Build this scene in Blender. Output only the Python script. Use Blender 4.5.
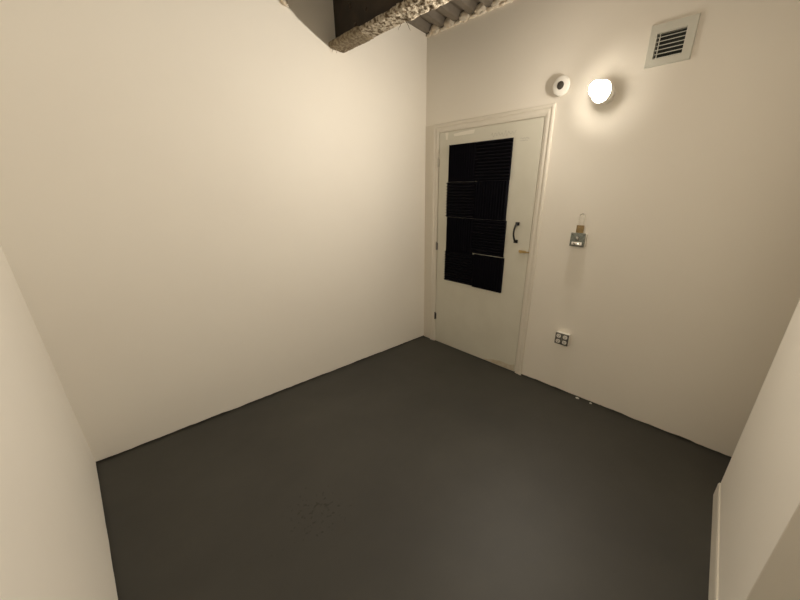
import bpy, bmesh, math, random
from mathutils import Vector, Matrix, noise

for o in list(bpy.data.objects):
    bpy.data.objects.remove(o)
sc = bpy.context.scene
C = sc.collection
R = math.radians

# ------------------------------------------------------------ camera, world, exposure
CAM_H = 1.41
cam_d = bpy.data.cameras.new('camera')
cam = bpy.data.objects.new('camera', cam_d)
C.objects.link(cam)
right = Vector((0.64828056, -0.76045456, 0.03796273))
up = Vector((0.22957161, 0.24275988, 0.94253091))
fwd = Vector((0.72596776, 0.6023093, -0.33195529))
m = Matrix((right, up, -fwd)).transposed().to_4x4()
m.translation = (0, 0, CAM_H)
cam.matrix_world = m
cam_d.sensor_fit = 'HORIZONTAL'
cam_d.sensor_width = 36
cam_d.lens = 308.288 / 800 * 36
cam_d.shift_x = -51.185 / 800
cam_d.shift_y = 15.896 / 800
cam_d.clip_start = 0.02
sc.camera = cam

w = bpy.data.worlds.new('world')
sc.world = w
w.use_nodes = True
w.node_tree.nodes['Background'].inputs['Color'].default_value = (0.02, 0.02, 0.02, 1)
w.node_tree.nodes['Background'].inputs['Strength'].default_value = 0.2

sc.view_settings.view_transform = 'Standard'
sc.view_settings.look = 'None'
sc.view_settings.gamma = 1
sc.view_settings.use_curve_mapping = False
sc.view_settings.exposure = 0.0
sc.cycles.max_bounces = 16
sc.cycles.diffuse_bounces = 12

BULB_STRENGTH = 5500.0
BULB_COLOR = (1.0, 0.90, 0.755)

# ------------------------------------------------------------ room numbers (metres)
XD = 2.324      # face of the wall that holds the door
YL = 2.322      # face of the big left wall
XN = -0.222     # face of the near wall
YR = -0.316     # face of the wall stub on the right
XR0, XR1 = 1.030, 1.906
YE = -1.25
ZC = 2.79       # lowest line of the deck


# ------------------------------------------------------------ materials
def mat(name, col, rough=0.6, metal=0.0, bump=None, mottle=None, spec=0.5, coat=0.0):
    """bump = (scale, strength, distance); mottle = (scale, second colour, low, high)"""
    mt = bpy.data.materials.new(name)
    mt.use_nodes = True
    nt = mt.node_tree
    b = nt.nodes['Principled BSDF']
    b.inputs['Base Color'].default_value = (*col, 1)
    b.inputs['Roughness'].default_value = rough
    b.inputs['Metallic'].default_value = metal
    b.inputs['Specular IOR Level'].default_value = spec
    b.inputs['Coat Weight'].default_value = coat
    tc = nt.nodes.new('ShaderNodeTexCoord')
    if mottle:
        n = nt.nodes.new('ShaderNodeTexNoise')
        n.inputs['Scale'].default_value = mottle[0]
        n.inputs['Detail'].default_value = 6
        nt.links.new(tc.outputs['Object'], n.inputs['Vector'])
        r = nt.nodes.new('ShaderNodeValToRGB')
        r.color_ramp.elements[0].position = mottle[2]
        r.color_ramp.elements[1].position = mottle[3]
        r.color_ramp.elements[0].color = (*col, 1)
        r.color_ramp.elements[1].color = (*mottle[1], 1)
        nt.links.new(n.outputs['Fac'], r.inputs['Fac'])
        nt.links.new(r.outputs['Color'], b.inputs['Base Color'])
    if bump:
        n = nt.nodes.new('ShaderNodeTexNoise')
        n.inputs['Scale'].default_value = bump[0]
        n.inputs['Detail'].default_value = 4
        nt.links.new(tc.outputs['Object'], n.inputs['Vector'])
        bp = nt.nodes.new('ShaderNodeBump')
        bp.inputs['Strength'].default_value = bump[1]
        bp.inputs['Distance'].default_value = bump[2]
        nt.links.new(n.outputs['Fac'], bp.inputs['Height'])
        nt.links.new(bp.outputs['Normal'], b.inputs['Normal'])
    return mt


M = {}
M['wall'] = mat('wall_paint', (0.88, 0.845, 0.775), 0.55, bump=(160, 0.12, 0.002),
                mottle=(1.6, (0.86, 0.82, 0.75), 0.35, 0.7), spec=0.3)
M['trim'] = mat('trim_paint', (0.78, 0.74, 0.66), 0.4, bump=(60, 0.1, 0.002))
M['door'] = mat('door_paint', (0.70, 0.685, 0.60), 0.45, bump=(45, 0.12, 0.002),
                mottle=(5, (0.665, 0.65, 0.565), 0.4, 0.7))
M['patch'] = mat('touch_up_paint', (0.86, 0.83, 0.75), 0.5)
M['scuff'] = mat('yellowed_scuff', (0.56, 0.49, 0.36), 0.6, mottle=(30, (0.62, 0.57, 0.47), 0.4, 0.6))
M['pencil'] = mat('pencil', (0.42, 0.41, 0.38), 0.7)
M['jamb_gap'] = mat('gap_dark', (0.05, 0.045, 0.035), 0.9)
M['black_foam'] = mat('black_foam', (0.0035, 0.0033, 0.0065), 0.9, bump=(400, 0.3, 0.001), spec=0.12)
M['black_metal'] = mat('black_metal', (0.006, 0.007, 0.008), 0.35, spec=0.35)
M['brass'] = mat('brass', (0.62, 0.46, 0.22), 0.28, 1.0)
M['brass_dull'] = mat('padlock_brass', (0.36, 0.26, 0.12), 0.45, 0.6, mottle=(60, (0.28, 0.2, 0.1), 0.4, 0.6))
M['steel'] = mat('galvanised_steel', (0.27, 0.29, 0.26), 0.45, 0.7, mottle=(70, (0.19, 0.205, 0.185), 0.35, 0.65))
M['chrome'] = mat('chrome', (0.8, 0.79, 0.76), 0.18, 1.0)
M['cover'] = mat('cover_plate_steel', (0.20, 0.20, 0.18), 0.42, 0.75, mottle=(90, (0.14, 0.14, 0.13), 0.35, 0.65))
M['white_plastic'] = mat('white_plastic', (0.82, 0.80, 0.75), 0.35)
M['ivory_plastic'] = mat('ivory_plastic', (0.88, 0.86, 0.80), 0.35)
M['dark_slot'] = mat('dark_slot', (0.01, 0.01, 0.01), 0.8)
M['lens'] = mat('dark_lens', (0.05, 0.045, 0.037), 0.3)
M['vent'] = mat('vent_metal', (0.66, 0.66, 0.60), 0.4, bump=(50, 0.08, 0.002))
M['hinge'] = mat('hinge_painted', (0.60, 0.57, 0.50), 0.45)
M['hinge_bare'] = mat('hinge_bare', (0.26, 0.25, 0.23), 0.4, 0.7)
M['hinge_dark'] = mat('hinge_dark', (0.07, 0.065, 0.06), 0.5, 0.5)
M['deck'] = mat('deck_metal', (0.24, 0.21, 0.175), 0.5, 0.25, bump=(30, 0.15, 0.004),
                mottle=(7, (0.17, 0.145, 0.115), 0.35, 0.65))
M['steel_brown'] = mat('beam_brown', (0.045, 0.030, 0.017), 0.8, bump=(25, 0.4, 0.006),
                       mottle=(9, (0.024, 0.016, 0.009), 0.35, 0.65))
M['fireproof'] = mat('fireproofing', (0.50, 0.44, 0.345), 0.95, bump=(120, 0.9, 0.006),
                     mottle=(48, (0.11, 0.075, 0.04), 0.44, 0.60))
M['flange'] = mat('flange_pale_coat', (0.50, 0.42, 0.31), 0.85, bump=(40, 0.3, 0.003), mottle=(14, (0.24, 0.17, 0.10), 0.5, 0.6))
M['fire_dark'] = mat('fireproofing_dark', (0.30, 0.25, 0.17), 0.95, bump=(150, 0.9, 0.005),
                     mottle=(60, (0.16, 0.12, 0.075), 0.42, 0.6))
M['spray_foam'] = mat('spray_foam', (0.82, 0.75, 0.64), 0.8, bump=(60, 0.5, 0.006),
                      mottle=(22, (0.66, 0.53, 0.38), 0.45, 0.7))
M['crumb'] = mat('plaster_crumb', (0.8, 0.78, 0.72), 0.8)
M['duct'] = mat('duct_dark', (0.045, 0.05, 0.045), 0.6, 0.3)


def floor_material():
    mt = mat('floor_paint', (0.060, 0.060, 0.054), 0.5)
    nt = mt.node_tree
    b = nt.nodes['Principled BSDF']
    tc = nt.nodes.new('ShaderNodeTexCoord')
    n = nt.nodes.new('ShaderNodeTexNoise')
    n.inputs['Scale'].default_value = 1.7
    n.inputs['Detail'].default_value = 8
    n.inputs['Roughness'].default_value = 0.6
    nt.links.new(tc.outputs['Object'], n.inputs['Vector'])
    r = nt.nodes.new('ShaderNodeValToRGB')
    e = r.color_ramp.elements
    e[0].position, e[0].color = 0.30, (0.036, 0.0345, 0.030, 1)
    e[1].position, e[1].color = 0.72, (0.053, 0.051, 0.043, 1)
    nt.links.new(n.outputs['Fac'], r.inputs['Fac'])
    # worn flecks in one spot of the paint
    sub = nt.nodes.new('ShaderNodeVectorMath'); sub.operation = 'DISTANCE'
    sub.inputs[1].default_value = (0.44, 1.16, 0)
    nt.links.new(tc.outputs['Object'], sub.inputs[0])
    mr = nt.nodes.new('ShaderNodeMapRange')
    mr.inputs['From Min'].default_value = 0.04
    mr.inputs['From Max'].default_value = 0.30
    mr.inputs['To Min'].default_value = 0.12
    mr.inputs['To Max'].default_value = -0.12
    nt.links.new(sub.outputs['Value'], mr.inputs['Value'])
    n2 = nt.nodes.new('ShaderNodeTexNoise')
    n2.inputs['Scale'].default_value = 48
    n2.inputs['Detail'].default_value = 3
    nt.links.new(tc.outputs['Object'], n2.inputs['Vector'])
    ad = nt.nodes.new('ShaderNodeMath'); ad.operation = 'ADD'
    nt.links.new(n2.outputs['Fac'], ad.inputs[0])
    nt.links.new(mr.outputs['Result'], ad.inputs[1])
    r2 = nt.nodes.new('ShaderNodeValToRGB')
    e = r2.color_ramp.elements
    e[0].position, e[0].color = 0.66, (0, 0, 0, 1)
    e[1].position, e[1].color = 0.74, (1, 1, 1, 1)
    nt.links.new(ad.outputs['Value'], r2.inputs['Fac'])
    mx = nt.nodes.new('ShaderNodeMix'); mx.data_type = 'RGBA'
    nt.links.new(r2.outputs['Color'], mx.inputs['Factor'])
    nt.links.new(r.outputs['Color'], mx.inputs['A'])
    mx.inputs['B'].default_value = (0.022, 0.019, 0.016, 1)
    nt.links.new(mx.outputs['Result'], b.inputs['Base Color'])
    # trowelled, slightly uneven sheen
    n3 = nt.nodes.new('ShaderNodeTexNoise')
    n3.inputs['Scale'].default_value = 9
    n3.inputs['Detail'].default_value = 8
    nt.links.new(tc.outputs['Object'], n3.inputs['Vector'])
    bp = nt.nodes.new('ShaderNodeBump')
    bp.inputs['Strength'].default_value = 0.25
    bp.inputs['Distance'].default_value = 0.004
    nt.links.new(n3.outputs['Fac'], bp.inputs['Height'])
    nt.links.new(bp.outputs['Normal'], b.inputs['Normal'])
    b.inputs['Roughness'].default_value = 0.55
    return mt


M['floor'] = floor_material()


def bulb_material(nm='bulb_glow', k=1.0):
    mt = bpy.data.materials.new(nm)
    mt.use_nodes = True
    b = mt.node_tree.nodes['Principled BSDF']
    b.inputs['Base Color'].default_value = (0.9, 0.88, 0.82, 1)
    b.inputs['Emission Color'].default_value = (*BULB_COLOR, 1)
    b.inputs['Emission Strength'].default_value = BULB_STRENGTH * k
    return mt


M['glow'] = bulb_material()
M['neck'] = bulb_material('bulb_neck_glow', 0.0052)
M['frosted'] = mat('frosted_white', (0.62, 0.60, 0.55), 0.4)
M['frosted'].node_tree.nodes['Principled BSDF'].inputs['Transmission Weight'].default_value = 0.1
M['frosted'].node_tree.nodes['Principled BSDF'].inputs['Roughness'].default_value = 0.9


# ------------------------------------------------------------ mesh helpers
def box(bm, x0, x1, y0, y1, z0, z1, bev=0.0, seg=2):
    vs = [bm.verts.new((x, y, z)) for x in (x0, x1) for y in (y0, y1) for z in (z0, z1)]
    idx = [(0, 1, 3, 2), (4, 6, 7, 5), (0, 4, 5, 1), (2, 3, 7, 6), (0, 2, 6, 4), (1, 5, 7, 3)]
    fs = [bm.faces.new([vs[i] for i in f]) for f in idx]
    if bev > 0:
        es = list({e for f in fs for e in f.edges})
        bmesh.ops.bevel(bm, geom=es, offset=bev, segments=seg, affect='EDGES', profile=0.5)


def prism(bm, pts, d):
    """closed loop of 3D points, extruded by vector d"""
    a = [bm.verts.new(p) for p in pts]
    b = [bm.verts.new(Vector(p) + Vector(d)) for p in pts]
    bm.faces.new(a)
    bm.faces.new(b[::-1])
    n = len(pts)
    for i in range(n):
        bm.faces.new((a[i], b[i], b[(i + 1) % n], a[(i + 1) % n]))


def lathe(bm, prof, origin, axis, seg=40):
    """prof = list of (distance along axis, radius)"""
    axis = Vector(axis).normalized()
    u = axis.orthogonal().normalized()
    v = axis.cross(u)
    o = Vector(origin)
    rings = []
    for d, r in prof:
        if r < 1e-6:
            rings.append([bm.verts.new(o + axis * d)])
        else:
            rings.append([bm.verts.new(o + axis * d + (u * math.cos(a) + v * math.sin(a)) * r)
                          for a in [2 * math.pi * k / seg for k in range(seg)]])
    for a, b in zip(rings, rings[1:]):
        for k in range(seg):
            k2 = (k + 1) % seg
            if len(a) == 1 and len(b) == 1:
                continue
            if len(a) == 1:
                bm.faces.new((a[0], b[k], b[k2]))
            elif len(b) == 1:
                bm.faces.new((a[k], b[0], a[k2]))
            else:
                bm.faces.new((a[k], b[k], b[k2], a[k2]))


def tube(bm, pts, r, seg=12):
    pts = [Vector(p) for p in pts]
    rings = []
    ref = None
    for i, p in enumerate(pts):
        t = (pts[min(i + 1, len(pts) - 1)] - pts[max(i - 1, 0)]).normalized()
        if ref is None:
            ref = t.orthogonal().normalized()
        ref = (ref - t * ref.dot(t)).normalized()
        b = t.cross(ref)
        rr = r[i] if isinstance(r, (list, tuple)) else r
        rings.append([bm.verts.new(p + (ref * math.cos(a) + b * math.sin(a)) * rr)
                      for a in [2 * math.pi * k / seg for k in range(seg)]])
    for a, b in zip(rings, rings[1:]):
        for k in range(seg):
            bm.faces.new((a[k], b[k], b[(k + 1) % seg], a[(k + 1) % seg]))
    bm.faces.new(rings[0][::-1])
    bm.faces.new(rings[-1])


def blob(bm, c, rx, ry, rz, amp, seed, sub=3):
    r = bmesh.ops.create_icosphere(bm, subdivisions=sub, radius=1.0)
    for v in r['verts']:
        n = noise.noise(v.co * 1.8 + Vector((seed, seed * 1.7, 0)))
        n2 = noise.noise(v.co * 5 + Vector((seed, 0, seed)))
        s = 1 + amp * n + amp * 0.5 * n2
        v.co = Vector(c) + Vector((v.co.x * rx, v.co.y * ry, v.co.z * rz)) * s


def obj(name, bm, material, parent=None, smooth=False):
    bmesh.ops.recalc_face_normals(bm, faces=bm.faces)
    me = bpy.data.meshes.new(name)
    bm.to_mesh(me)
    bm.free()
    me.materials.append(material)
    if smooth:
        for p in me.polygons:
            p.use_smooth = True
        if smooth != 'all':
            try:
                me.set_sharp_from_angle(angle=R(35))
            except Exception:
                pass
    o = bpy.data.objects.new(name, me)
    C.objects.link(o)
    if parent:
        o.parent = parent
        o.matrix_parent_inverse = Matrix.Translation(parent.location).inverted()
    return o


def tag(o, label, cat, group=None, kind=None):
    o['label'] = label
    o['category'] = cat
    if group:
        o['group'] = group
    if kind:
        o['kind'] = kind
    return o


def empty(name, loc):
    o = bpy.data.objects.new(name, None)
    o.empty_display_size = 0.05
    C.objects.link(o)
    o.location = loc
    return o


def struct(name, bm, m, label, cat, parent=None, smooth=False):
    o = obj(name, bm, m, parent, smooth)
    if parent is None:
        tag(o, label, cat, kind='structure')
    return o


# ------------------------------------------------------------ room shell
def wall_piece(bm, p0, p1, d, z0, z1, seed, rag=True):
    """wall slab from p0 to p1 (xy) with thickness vector d; the bottom edge is a little ragged"""
    p0, p1 = Vector(p0), Vector(p1)
    L = (p1 - p0).length
    pts = []
    n = max(2, int(L / 0.03)) if rag else 1
    for i in range(n + 1):
        p = p0.lerp(p1, i / n)
        z = z0
        if rag:
            z = 0.010 + 0.007 * noise.noise(Vector((i * 0.21, seed, 0))) + 0.003 * noise.noise(Vector((i * 0.8, seed, 5)))
            z = max(0.0015, z)
        pts.append((p.x, p.y, z))
    pts.append((p1.x, p1.y, z1))
    pts.append((p0.x, p0.y, z1))
    prism(bm, pts, (d[0], d[1], 0))


ZT = 2.83
bm = bmesh.new()
box(bm, XN - 0.12, XD + 0.14, YE - 0.12, YL + 0.12, -0.12, 0.0)
struct('floor', bm, M['floor'], 'dark grey painted concrete floor with scuffs', 'floor')

# dark sole strip that shows in the hairline gap under the plasterboard
bm = bmesh.new()
box(bm, XN, XD, YL + 0.012, YL + 0.03, 0, 0.03)
box(bm, XD + 0.012, XD + 0.03, YE, 1.14, 0, 0.03)
prism(bm, [(XN + 0.034, YE, 0), (XN - 0.012, YL, 0), (XN - 0.03, YL, 0), (XN + 0.016, YE, 0)], (0, 0, 0.03))
struct('trim_1', bm, M['jamb_gap'], 'dark gap line along the foot of the white walls', 'trim')

bm = bmesh.new()
wall_piece(bm, (XN - 0.1, YL), (XD + 0.1, YL), (0, 0.011), 0, ZT, 3)
box(bm, XN - 0.1, XD + 0.1, YL + 0.0105, YL + 0.11, 0.03, ZT)
box(bm, XN - 0.1, XD + 0.1, YL + 0.03, YL + 0.11, 0, 0.031)
struct('wall_left', bm, M['wall'], 'wide blank off-white wall left of the door', 'wall')

DY0, DY1, DZ = 1.143, 2.150, 2.037          # door opening
VY0, VY1, VZ0, VZ1 = 0.394, 0.536, 2.228, 2.354
bm = bmesh.new()
wall_piece(bm, (XD, YE - 0.1), (XD, VY0), (0.011, 0), 0, ZT, 8)
wall_piece(bm, (XD, VY1), (XD, DY0), (0.011, 0), 0, ZT, 9)
wall_piece(bm, (XD, VY0), (XD, VY1), (0.011, 0), 0, VZ0, 10)
box(bm, XD, XD + 0.011, VY0, VY1, VZ1, ZT)
box(bm, XD, XD + 0.011, DY0, DY1, DZ, ZT)
box(bm, XD, XD + 0.011, DY1, YL, 0.0, ZT)
for a, b_, c, d in [(YE - 0.1, VY0, 0.03, ZT), (VY1, DY0, 0.03, ZT), (VY0, VY1, 0.03, VZ0), (VY0, VY1, VZ1, ZT),
                    (DY0, DY1, DZ, ZT), (DY1, YL + 0.1, 0.0, ZT)]:
    box(bm, XD + 0.0105, XD + 0.12, a, b_, c, d)
box(bm, XD + 0.03, XD + 0.12, YE - 0.1, DY0, 0, 0.031)
struct('wall_back', bm, M['wall'], 'off-white wall that holds the door and the vent', 'wall')

bm = bmesh.new()       # this wall runs slightly out of square
XNF = XN + 0.046
wall_piece(bm, (XNF, YE), (XN, YL), (-0.011, 0), 0, ZT, 14)
prism(bm, [(XNF - 0.0105, YE, 0.03), (XN - 0.0105, YL, 0.03), (XN - 0.1, YL, 0.03), (XN - 0.1, YE, 0.03)], (0, 0, ZT - 0.03))
prism(bm, [(XNF - 0.03, YE, 0), (XN - 0.03, YL, 0), (XN - 0.1, YL, 0), (XN - 0.1, YE, 0)], (0, 0, 0.031))
struct('wall_near', bm, M['wall'], 'off-white near wall at the left edge of the photo', 'wall')

bm = bmesh.new()
box(bm, XR0, XR1, YE, YR, 0, ZT, 0.002, 1)
struct('wall_right', bm, M['wall'], 'short off-white wall block with baseboard at the right edge', 'wall')
bm = bmesh.new()
box(bm, XN, XD, YE - 0.1, YE, 0, ZT)
struct('wall_front', bm, M['wall'], 'off-white wall closing the room behind the viewer', 'wall')

# baseboard on the stub, with a cut end
bm = bmesh.new()
prism(bm, [(XR0 - 0.002, YR, 0), (XR0 - 0.002, YR + 0.008, 0), (XR0 - 0.002, YR + 0.008, 0.080), (XR0 - 0.002, YR + 0.005, 0.090),
           (XR0 - 0.002, YR, 0.090)], (XR1 - XR0 + 0.000, 0, 0))
struct('baseboard_right', bm, M['trim'], 'white baseboard along the short right wall', 'baseboard')

# corrugated metal deck overhead
PITCH = 0.156
bm = bmesh.new()
prof = []
y = YL + 0.10
y0 = 2.297      # centre of the first low rib next to the left wall
k0 = 0
pts = []
c = y0 + PITCH
ys = []
while c > YE - 0.15:
    ys.append(c)
    c -= PITCH
low, high, hgt = 0.054, 0.030, 0.042
for c in ys:
    pts += [(c + low / 2, ZC), (c - low / 2, ZC), (c - PITCH / 2 + high, ZC + hgt), (c - PITCH / 2 - high, ZC + hgt)]
ring = [(XN - 0.1, a, b_) for a, b_ in pts] + [(XN - 0.1, pts[-1][0], ZC + 0.09), (XN - 0.1, pts[0][0], ZC + 0.09)]
prism(bm, ring, (XD + 0.12 - XN + 0.1, 0, 0))
struct('ceiling', bm, M['deck'], 'grey-brown corrugated metal deck ceiling', 'ceiling')

# ------------------------------------------------------------ steel beam
bt = empty('steel_beam', (1.45, 0.6, ZC - 0.004))
tag(bt, 'brown steel ceiling beam with crumbling pale fireproofing on its bottom flange', 'beam')
BY0, BY1 = YE, YL - 0.001
bm = bmesh.new()
box(bm, 1.447, 1.457, BY0, BY1, 2.415, ZC - 0.016)
# the crack and scabs on the web
for q in range(26):
    yy = random.Random(q).uniform(0.7, 2.2); zz = random.Random(q + 90).uniform(2.47, 2.72)
    blob(bm, (1.447, yy, zz), 0.004, 0.02, 0.012, 0.5, q, 1)
obj('web', bm, M['steel_brown'], bt, 'all')
bm = bmesh.new()
box(bm, 1.402, 1.502, BY0, BY1, ZC - 0.016, ZC - 0.001)
obj('top_flange', bm, M['steel_brown'], bt)
bm = bmesh.new()
box(bm, 1.402, 1.500, BY0, BY1, 2.404, 2.418, 0.002, 1)
obj('bottom_flange', bm, M['flange'], bt)


def crust(y_a, y_b, amp, drop, seed, x0=1.398, x1=1.502):
    """rough shell wrapped around the underside and lips of the bottom flange"""
    bm = bmesh.new()
    ny = int((y_b - y_a) / 0.006)
    prof = []
    for i in range(4):
        prof.append((x0, 2.424 - 0.022 * i / 3, -1, 0))
    for i in range(1, 17):
        prof.append((x0 + (x1 - x0) * i / 17, 2.402, 0, -1))
    for i in range(4):
        prof.append((x1, 2.402 + 0.022 * i / 3, 1, 0))
    rows = []
    for j in range(ny + 1):
        yy = y_a + (y_b - y_a) * j / ny
        row = []
        for (x, z, nx, nz) in prof:
            v = Vector((x * 34, yy * 34, z * 34 + seed))
            n = noise.noise(v) * 0.6 + noise.noise(v * 2.3) * 0.45 + noise.noise(v * 5) * 0.25
            big = noise.noise(Vector((x * 9, yy * 7, seed)))
            a = drop + amp * (n + 0.6 * big)
            a = max(a, 0.0005)
            row.append(bm.verts.new((x + nx * a, yy, z + nz * a)))
        rows.append(row)
    for a, b_ in zip(rows, rows[1:]):
        for i in range(len(prof) - 1):
            bm.faces.new((a[i], b_[i], b_[i + 1], a[i + 1]))
    inner = []
    for yy, row in ((y_a, rows[0]), (y_b, rows[-1])):
        bm.faces.new(row)
    bm.faces.new([r[0] for r in rows] + [r[-1] for r in reversed(rows)])
    return bm


o = obj('fireproofing', crust(-0.3, 1.66, 0.012, 0.005, 2.0), M['fireproof'], bt, 'all')
o['label'] = 'crumbling pale fireproofing crust on the flange'
o = obj('fireproofing', crust(1.62, 2.12, 0.007, 0.0, 7.0, 1.401, 1.501), M['fireproof'], bt, 'all')
o = obj('fireproofing', crust(1.98, BY1 - 0.002, 0.006, 0.007, 5.0), M['fire_dark'], bt, 'all')
o['label'] = 'darker matted fireproofing clump where the beam meets the wall'
# frayed strands hanging from the crust
rnd = random.Random(4)
for (sx, sy, L, dy) in [(1.49, 1.66, 0.055, -0.045), (1.485, 1.70, 0.03, 0.015), (1.41, 2.30, 0.026, 0.01), (1.43, 2.30, 0.03, -0.012), (1.47, 2.24, 0.02, 0.01)]:
    bm = bmesh.new()
    p = [(sx + 0.004 * math.sin(k), sy + dy * k / 6, 2.398 - L * k / 6 + 0.002 * math.cos(k * 2)) for k in range(7)]
    tube(bm, p, [0.0022 - 0.0002 * k for k in range(7)], 6)
    obj('strand', bm, M['fireproof'], bt, True)

# ------------------------------------------------------------ spray foam bead along the top of the door wall
bm = bmesh.new()
for i, c in enumerate(ys):
    cy = c - PITCH / 2
    if cy > YL - 0.03 or cy < -0.2:
        continue
    blob(bm, (XD - 0.006, cy, ZC + 0.008), 0.024, 0.066, 0.032, 0.3, i * 3.1)
    blob(bm, (XD - 0.005, cy + PITCH / 2, ZC - 0.012), 0.014, 0.046, 0.012, 0.5, i * 5.3, 2)
    blob(bm, (XD - 0.010, cy + rnd.uniform(-.03, .03), ZC - 0.016), 0.012, 0.028, 0.011, 0.6, i * 9.7, 2)
foam = obj('spray_foam_bead', bm, M['spray_foam'], None, 'all')
tag(foam, 'lumpy tan spray foam sealing the deck flutes above the door wall', 'sealant foam')

bm = bmesh.new()
blob(bm, (1.112, YL - 0.012, 2.526), 0.017, 0.016, 0.018, 0.45, 3.3)
blob(bm, (1.126, YL - 0.010, 2.516), 0.012, 0.012, 0.010, 0.5, 6.1)
fl = obj('foam_lump', bm, M['spray_foam'], None, 'all')
tag(fl, 'small cream foam lump stuck high on the blank left wall', 'foam lump')

# ------------------------------------------------------------ door
bm = bmesh.new()
XF = XD - 0.004          # face of the door
box(bm, XF, XF + 0.044, 1.145, 2.144, 0.005, 2.034, 0.0015, 1)
door = obj('door_1', bm, M['door'])
tag(door, 'flat grey-white door with black foam squares', 'door', kind='structure')
bm = bmesh.new()     # strips of whiter paint at the top left of the slab
prism(bm, [(XF, 2.075, 2.030), (XF, 2.068, 1.975), (XF, 2.046, 1.972), (XF, 2.040, 2.030)], (-0.0006, 0, 0))
prism(bm, [(XF, 1.98, 2.012), (XF, 1.97, 1.992), (XF, 1.76, 1.995), (XF, 1.75, 2.022), (XF, 1.86, 2.020)], (-0.0006, 0, 0))
o = obj('paint_patch', bm, M['patch'], door); o['label'] = 'whiter touch-up paint strokes'
bm = bmesh.new()
prism(bm, [(XF, 1.150, 0.010), (XF, 1.150, 0.075), (XF, 1.20, 0.055), (XF, 1.30, 0.06), (XF, 1.42, 0.035), (XF, 1.50, 0.010)], (-0.0005, 0, 0))
o = obj('scuff_patch', bm, M['scuff'], door); o['label'] = 'yellowed scuff along the lower right edge'
bm = bmesh.new()     # faint pencil strokes
rp = random.Random(11)
for (ya, za, n, dy, h) in [(1.585, 1.962, 7, 0.033, 0.026), (1.318, 1.915, 3, 0.026, 0.006), (1.325, 1.90, 3, 0.024, 0.004)]:
    p = []
    for k in range(n * 4):
        p.append((XF - 0.0004, ya - k * dy / 4, za + h * math.sin(k * 1.7) * rp.uniform(0.3, 1)))
    tube(bm, p, 0.0011, 4)
obj('pencil_mark', bm, M['pencil'], door)

# hinges on the left edge
for z, mk, lab in [(1.792, 'hinge', 'hinge painted over in white'), (1.036, 'hinge_bare', 'bare grey metal hinge'), (0.295, 'hinge_dark', 'dark tarnished hinge')]:
    bm = bmesh.new()
    lathe(bm, [(-0.036, 0), (-0.036, 0.0065), (0.036, 0.0065), (0.036, 0)], (XF - 0.006, 2.149, z), (0, 0, 1), 14)
    lathe(bm, [(0.036, 0.004), (0.041, 0.006), (0.045, 0.0)], (XF - 0.006, 2.149, z), (0, 0, 1), 14)
    box(bm, XF - 0.0025, XF + 0.0005, 2.134, 2.144, z - 0.034, z + 0.034, 0.0008, 1)
    o = obj('hinge', bm, M[mk], door, True); o['label'] = lab

# black bow handle
hd = []
hy = 1.270
bm = bmesh.new()
box(bm, XF - 0.012, XF, hy - 0.020, hy + 0.014, 1.292, 1.318, 0.003)
box(bm, XF - 0.012, XF, hy - 0.020, hy + 0.014, 1.154, 1.180, 0.003)
p = [(XF - 0.008 - 0.040 * math.sin(math.pi * k / 16) ** 0.75, hy + 0.0, 1.306 - 0.140 * k / 16) for k in range(17)]
tube(bm, p, [0.0085 - 0.0015 * math.sin(math.pi * k / 16) for k in range(17)], 12)
o = obj('door_handle', bm, M['black_metal'], door, True); o['label'] = 'black bow-shaped pull handle'

# brass barrel bolt
lat = bmesh.new()
lz = 1.091
box(lat, XF - 0.003, XF, 1.168, 1.232, lz - 0.010, lz + 0.010, 0.001, 1)
lathe(lat, [(0, 0), (0, 0.0055), (0.088, 0.0055), (0.092, 0.0)], (XF - 0.009, 1.226, lz), (0, -1, 0), 14)
for yy in (1.222, 1.182):
    lathe(lat, [(0, 0.0055), (0, 0.0085), (0.010, 0.0085), (0.010, 0.0055)], (XF - 0.009, yy, lz), (0, -1, 0), 14)
tube(lat, [(XF - 0.009, 1.202, lz), (XF - 0.024, 1.202, lz - 0.006)], 0.0035, 8)
blob(lat, (XF - 0.026, 1.202, lz - 0.006), 0.006, 0.006, 0.006, 0, 1, 2)
o = obj('barrel_bolt', lat, M['brass'], door, True); o['label'] = 'small brass barrel bolt'

# casing and jamb
def casing(bm, pa, pb, width_dir, mit_a, mit_b):
    """stepped moulding from pa to pb; profile offsets run from the opening outwards along width_dir"""
    prof = [(0.000, 0.0), (0.000, 0.006), (0.006, 0.008), (0.010, 0.008), (0.014, 0.011), (0.034, 0.012), (0.039, 0.009),
            (0.042, 0.013), (0.050, 0.017), (0.061, 0.017), (0.066, 0.014), (0.066, 0.0)]
    pa, pb, wd = Vector(pa), Vector(pb), Vector(width_dir)
    t = (pb - pa).normalized()
    A = [bm.verts.new(pa + wd * u - t * u * mit_a + Vector((-h, 0, 0))) for u, h in prof]
    B = [bm.verts.new(pb + wd * u + t * u * mit_b + Vector((-h, 0, 0))) for u, h in prof]
    n = len(prof)
    for i in range(n):
        bm.faces.new((A[i], A[(i + 1) % n], B[(i + 1) % n], B[i]))
    bm.faces.new(A)
    bm.faces.new(B[::-1])


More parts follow.
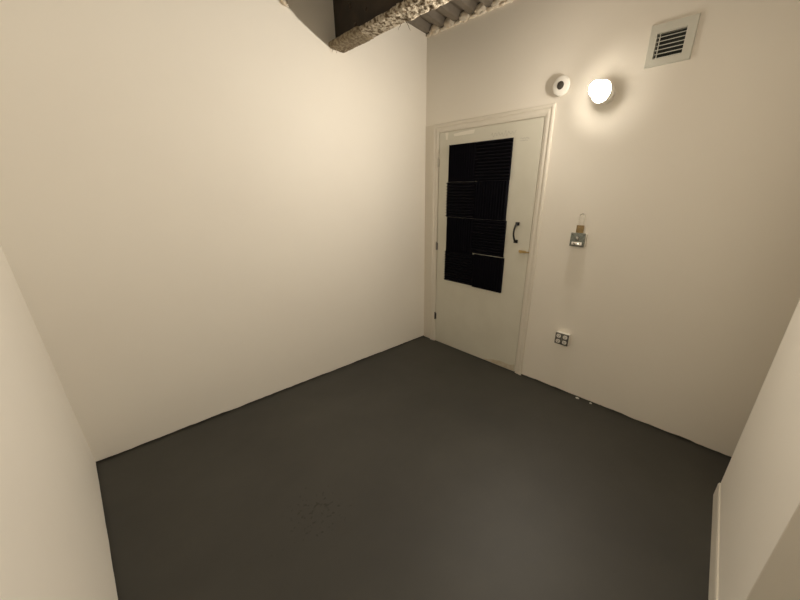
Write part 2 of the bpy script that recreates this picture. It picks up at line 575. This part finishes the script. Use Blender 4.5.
bm = bmesh.new()
cy0, cy1, cz = 1.139, 2.149, 2.040
casing(bm, (XD, cy0, 0), (XD, cy0, cz), (0, -1, 0), 0, 1)
casing(bm, (XD, cy1, 0), (XD, cy1, cz), (0, 1, 0), 0, 1)
casing(bm, (XD, cy0, cz), (XD, cy1, cz), (0, 0, 1), 1, 1)
struct('trim_2', bm, M['trim'], 'cream moulded casing around the door', 'door casing', smooth=True)
bm = bmesh.new()   # jamb
box(bm, XD + 0.02, XD + 0.1, 2.1445, 2.154, 0, cz)
box(bm, XD + 0.02, XD + 0.1, 1.138, 1.1425, 0, cz)
box(bm, XD + 0.02, XD + 0.1, 1.146, 2.145, 2.0345, cz)
box(bm, XF + 0.046, XF + 0.058, 2.130, 2.145, 0, 2.034)
box(bm, XF + 0.046, XF + 0.058, 1.146, 1.165, 0, 2.034)
box(bm, XF + 0.046, XF + 0.058, 1.165, 2.130, 2.018, 2.034)
struct('trim_3', bm, M['trim'], 'cream door jamb around the slab', 'door jamb')
bm = bmesh.new()   # filler board between the casing and the corner
box(bm, XD - 0.004, XD, 2.219, YL, 0.002, 2.105)
struct('trim_4', bm, M['trim'], 'flat filler board between door casing and corner', 'trim')

# ------------------------------------------------------------ black acoustic foam squares
def foam_panel(y_hi, y_lo, z_hi, z_lo, vertical, label, tilt=0.0):
    """wedge foam square; grooves run vertically or horizontally"""
    bm = bmesh.new()
    n = 12
    T, Bs = 0.024, 0.009
    W, H = y_hi - y_lo, z_hi - z_lo
    ext = W if vertical else H
    prof = [(0, 0)]
    st = ext / n
    for i in range(n):
        prof += [(i * st + st * 0.06, Bs), (i * st + st * 0.42, T), (i * st + st * 0.58, T), (i * st + st * 0.94, Bs)]
    prof += [(ext, 0)]
    c0 = Vector((XF, (y_hi + y_lo) / 2, (z_hi + z_lo) / 2))
    if vertical:
        pts = [(-h, W / 2 - u, -H / 2) for u, h in prof]
        prism(bm, pts, (0, 0, H))
    else:
        pts = [(-h, W / 2, -H / 2 + u) for u, h in prof]
        prism(bm, pts, (0, -W, 0))
    o = obj('acoustic_foam_panel', bm, M['black_foam'])
    o.location = c0 + Vector((-0.0008, 0, 0))
    o.rotation_euler = (tilt, 0, 0)
    tag(o, label, 'foam panel', 'black acoustic foam squares on the door')
    return o


rows = ['top', 'second', 'third', 'bottom']
LP = [(2.016, 1.715, 1.924, 1.627), (2.024, 1.699, 1.6255, 1.323), (2.018, 1.699, 1.3215, 1.010), (2.022, 1.681, 1.0085, 0.716)]
RP = [(1.7135, 1.378, 1.928, 1.630), (1.6975, 1.380, 1.6285, 1.322), (1.6975, 1.370, 1.3205, 1.021), (1.6795, 1.358, 1.016, 0.712)]
LL = ['black wedge foam square with vertical grooves, top of the left column on the door',
      'black wedge foam square with horizontal grooves, second down in the left column',
      'black wedge foam square with vertical grooves, third down in the left column',
      'black wedge foam square with horizontal grooves, bottom of the left column']
RL = ['black wedge foam square with horizontal grooves, top of the right column on the door',
      'black wedge foam square with vertical grooves, second down in the right column',
      'black wedge foam square with horizontal grooves, third down beside the black handle',
      'black wedge foam square with vertical grooves, bottom of the right column']
TL = [0.0, 0.0, 0.0, 0.0]
for i in range(4):
    foam_panel(*LP[i], i % 2 == 0, LL[i], 0.0)
    foam_panel(*RP[i], i % 2 == 1, RL[i], 0.0)

# ------------------------------------------------------------ supply vent
vt = empty('wall_vent', (XD, 0.46, 2.295))
tag(vt, 'square white metal air vent with six louvres, high on the door wall', 'vent')
oy0, oy1, oz0, oz1 = 0.352, 0.570, 2.198, 2.394
bm = bmesh.new()
X1 = XD - 0.011


def frame_ring(bm, outer, inner, x_a, x_b):
    (a0, a1, a2, a3), (b0, b1, b2, b3) = outer, inner
    O = [(a0, a2), (a1, a2), (a1, a3), (a0, a3)]
    I = [(b0, b2), (b1, b2), (b1, b3), (b0, b3)]
    vo = [bm.verts.new((x_a, *p)) for p in O]
    vi = [bm.verts.new((x_b, *p)) for p in I]
    for k in range(4):
        bm.faces.new((vo[k], vo[(k + 1) % 4], vi[(k + 1) % 4], vi[k]))


out0 = (oy0, oy1, oz0, oz1)
out1 = (oy0 + 0.004, oy1 - 0.004, oz0 + 0.004, oz1 - 0.004)
inn = (VY0 + 0.003, VY1 - 0.003, VZ0 + 0.003, VZ1 - 0.003)
frame_ring(bm, out0, out1, XD - 0.0005, X1)
frame_ring(bm, out1, inn, X1, X1)
frame_ring(bm, inn, inn, X1, XD + 0.02)
obj('frame', bm, M['vent'], vt)
bm = bmesh.new()
box(bm, XD + 0.020, XD + 0.024, VY0 + 0.001, VY1 - 0.001, VZ0 + 0.001, VZ1 - 0.001)
o = obj('duct', bm, M['duct'], vt); o['label'] = 'dark opening behind the louvres'
ns = 7
for k in range(ns):
    z = VZ0 + 0.006 + (VZ1 - VZ0 - 0.012) * k / (ns - 1)
    bm = bmesh.new()
    prism(bm, [(X1 + 0.001, VY0 + 0.004, z + 0.0015), (X1 + 0.001, VY0 + 0.004, z - 0.002),
               (X1 + 0.018, VY0 + 0.004, z + 0.0065), (X1 + 0.018, VY0 + 0.004, z + 0.0080)], (0, VY1 - VY0 - 0.008, 0))
    obj('louvre', bm, M['vent'], vt)
bm = bmesh.new()
box(bm, X1 + 0.006, X1 + 0.012, VY1 - 0.020, VY1 - 0.016, VZ0 + 0.004, VZ1 - 0.004)
obj('louvre_link', bm, M['vent'], vt)

# ------------------------------------------------------------ round white detector
dt = empty('wall_detector', (XD, 1.042, 2.196))
tag(dt, 'round white wall detector with a dark centre above the door casing', 'detector')
dc = (XD - 0.0005, 1.042, 2.193)
bm = bmesh.new()
lathe(bm, [(0, 0), (0, 0.046), (0.008, 0.047), (0.014, 0.044), (0.016, 0.044)], dc, (-1, 0, 0), 48)
lathe(bm, [(0.015, 0.044), (0.016, 0.055), (0.026, 0.058), (0.034, 0.055), (0.038, 0.048), (0.040, 0.022), (0.036, 0.020), (0.036, 0.0)], dc, (-1, 0, 0), 48)
obj('housing', bm, M['white_plastic'], dt, True)
bm = bmesh.new()
lathe(bm, [(0.0400, 0.0235), (0.043, 0.0225), (0.0465, 0.015), (0.048, 0.0)], dc, (-1, 0, 0), 32)
obj('lens', bm, M['lens'], dt, True)

# ------------------------------------------------------------ bare bulb lamp
LY, LZ = 0.745, 2.101                       # where the box sits on the wall
lm = empty('wall_lamp', (XD, LY, LZ))
tag(lm, 'glowing bulb in a white wall lampholder right of the detector', 'lamp')
lc = Vector((XD - 0.0005, LY, LZ))
ax = (Vector((XD - 0.150, 0.765, 2.098)) - lc).normalized()      # the holder leans a little towards the door
bm = bmesh.new()
lathe(bm, [(0, 0), (0, 0.050), (0.030, 0.050), (0.032, 0.048), (0.032, 0)], lc, (-1, 0, 0), 8)
obj('mounting_box', bm, M['white_plastic'], lm)
bm = bmesh.new()
lathe(bm, [(0.030, 0.0), (0.030, 0.040), (0.046, 0.044), (0.066, 0.052), (0.084, 0.060), (0.087, 0.060), (0.086, 0.055),
           (0.072, 0.046), (0.068, 0.030), (0.078, 0.024), (0.078, 0.0)], lc, ax, 48)
obj('lampholder', bm, M['frosted'], lm, True)
rb, db = 0.043, 0.150
bm = bmesh.new()
prof = [(0.077, 0.0), (0.077, 0.018), (0.090, 0.020), (0.102, 0.027)]
A0 = 38
for k in range(9):
    a = R(140) + (R(A0) - R(140)) * k / 8
    prof.append((db + rb * math.cos(a), rb * math.sin(a)))
lathe(bm, prof, lc, ax, 40)
o = obj('bulb_neck', bm, M['neck'], lm, True); o['label'] = 'lower frosted part of the bulb, dimmer'
bm = bmesh.new()
prof = []
for k in range(15):
    a = R(A0) * (1 - k / 14)
    prof.append((db + rb * math.cos(a), rb * math.sin(a)))
lathe(bm, prof, lc, ax, 40)
o = obj('bulb', bm, M['glow'], lm, True); o['label'] = 'lit warm white bulb'

# ------------------------------------------------------------ switch box with padlock standing on it
sb = empty('switch_box', (XD, 0.764, 1.226))
tag(sb, 'grey steel surface switch box with a white toggle, right of the door', 'switch box')
by0, by1, bz0, bz1 = 0.712, 0.815, 1.180, 1.274
bm = bmesh.new()
box(bm, XD - 0.038, XD, by0 + 0.002, by1 - 0.002, bz0 + 0.002, bz1 - 0.002, 0.003)
o = obj('box_body', bm, M['ivory_plastic'], sb, True); o['label'] = 'box sides painted wall white'
bm = bmesh.new()
box(bm, XD - 0.044, XD - 0.038, by0, by1, bz0, bz1, 0.004)
obj('cover_plate', bm, M['steel'], sb, True)
for (yy, zz) in [(by0 + 0.012, bz1 - 0.012), (by1 - 0.012, bz1 - 0.012), (by0 + 0.012, bz0 + 0.012), (by1 - 0.012, bz0 + 0.012)]:
    bm = bmesh.new()
    lathe(bm, [(0, 0.0), (0, 0.006), (0.002, 0.005), (0.003, 0)], (XD - 0.0438, yy, zz), (-1, 0, 0), 16)
    obj('screw', bm, M['cover'], sb, True)
bm = bmesh.new()
box(bm, XD - 0.047, XD - 0.0438, 0.752, 0.775, 1.222, 1.252, 0.002)
obj('toggle_collar', bm, M['cover'], sb, True)
bm = bmesh.new()
prism(bm, [(XD - 0.046, 0.758, 1.230), (XD - 0.046, 0.758, 1.246), (XD - 0.063, 0.758, 1.250), (XD - 0.063, 0.758, 1.242)], (0, 0.011, 0))
o = obj('toggle', bm, M['white_plastic'], sb); o['label'] = 'white switch lever'
bm = bmesh.new()     # chrome hasp bracket under the toggle
box(bm, XD - 0.048, XD - 0.0438, 0.728, 0.800, 1.190, 1.213, 0.0015)
tube(bm, [(XD - 0.046, 0.742, 1.205), (XD - 0.062, 0.746, 1.199), (XD - 0.066, 0.764, 1.196), (XD - 0.062, 0.782, 1.199), (XD - 0.046, 0.786, 1.205)], 0.003, 8)
o = obj('hasp', bm, M['chrome'], sb, True); o['label'] = 'shiny metal hasp bracket'

pl = empty('padlock', (XD - 0.022, 0.764, bz1))
tag(pl, 'brass padlock with a tall thin shackle standing on the switch box', 'padlock')
bm = bmesh.new()
box(bm, XD - 0.032, XD - 0.012, 0.741, 0.789, bz1 + 0.0005, bz1 + 0.052, 0.003)
obj('lock_body', bm, M['brass_dull'], pl, True)
bm = bmesh.new()
p = [(XD - 0.022, 0.781, bz1 + 0.045), (XD - 0.022, 0.781, bz1 + 0.106)]
for k in range(1, 12):
    a = math.pi * k / 12
    p.append((XD - 0.022, 0.764 + 0.017 * math.cos(a), bz1 + 0.111 + 0.017 * math.sin(a)))
p += [(XD - 0.022, 0.747, bz1 + 0.106), (XD - 0.022, 0.747, bz1 + 0.045)]
tube(bm, p, 0.0040, 10)
o = obj('shackle', bm, M['chrome'], pl, True); o['label'] = 'long thin shiny shackle'

# ------------------------------------------------------------ four-outlet box
ob = empty('power_outlet', (XD, 0.755, 0.466))
tag(ob, 'surface box with four white sockets on a dark cover, low on the wall', 'power outlet')
ey0, ey1, ez0, ez1 = 0.703, 0.808, 0.420, 0.512
bm = bmesh.new()
box(bm, XD - 0.040, XD, ey0 + 0.001, ey1 - 0.001, ez0 + 0.001, ez1 - 0.001, 0.003)
o = obj('box_body', bm, M['ivory_plastic'], ob, True); o['label'] = 'box sides painted wall white'
bm = bmesh.new()
box(bm, XD - 0.046, XD - 0.040, ey0, ey1, ez0, ez1, 0.005, 3)
o = obj('cover_plate', bm, M['cover'], ob, True)
for yy in (0.730, 0.781):
    for zz in (0.488, 0.445):
        bm = bmesh.new()
        lathe(bm, [(0, 0), (0, 0.0175), (0.002, 0.0175), (0.003, 0.0165), (0.003, 0)], (XD - 0.0455, yy, zz), (-1, 0, 0), 28)
        for v in bm.verts:        # the flat top and bottom of a receptacle face
            v.co.z = max(zz - 0.0150, min(zz + 0.0150, v.co.z))
        so = obj('socket', bm, M['white_plastic'], ob, True)
        bm = bmesh.new()
        box(bm, XD - 0.0492, XD - 0.0480, yy + 0.005, yy + 0.0075, zz - 0.001, zz + 0.008)
        box(bm, XD - 0.0492, XD - 0.0480, yy - 0.0075, yy - 0.005, zz - 0.001, zz + 0.007)
        lathe(bm, [(0, 0), (0, 0.0028), (0.0007, 0.0028), (0.0007, 0)], (XD - 0.0485, yy, zz - 0.007), (-1, 0, 0), 10)
        obj('slot', bm, M['dark_slot'], so)
bm = bmesh.new()
lathe(bm, [(0, 0), (0, 0.004), (0.002, 0.003), (0.0025, 0)], (XD - 0.0458, 0.7555, 0.466), (-1, 0, 0), 12)
obj('screw', bm, M['chrome'], ob, True)

# ------------------------------------------------------------ crumbs on the floor
for (x, y, s, seed, lab) in [(2.300, 0.560, 0.011, 1.0, 'larger white plaster crumb on the floor at the wall, nearer the door'),
                             (2.303, 0.459, 0.0075, 4.0, 'smaller white plaster crumb on the floor, farther from the door')]:
    bm = bmesh.new()
    blob(bm, (x, y, s * 0.62), s, s * 1.3, s * 0.62, 0.4, seed, 2)
    zmin = min(v.co.z for v in bm.verts)
    for v in bm.verts:
        v.co.z -= zmin
    o = obj('plaster_crumb', bm, M['crumb'], None, True)
    tag(o, lab, 'plaster crumb', 'white crumbs by the wall')
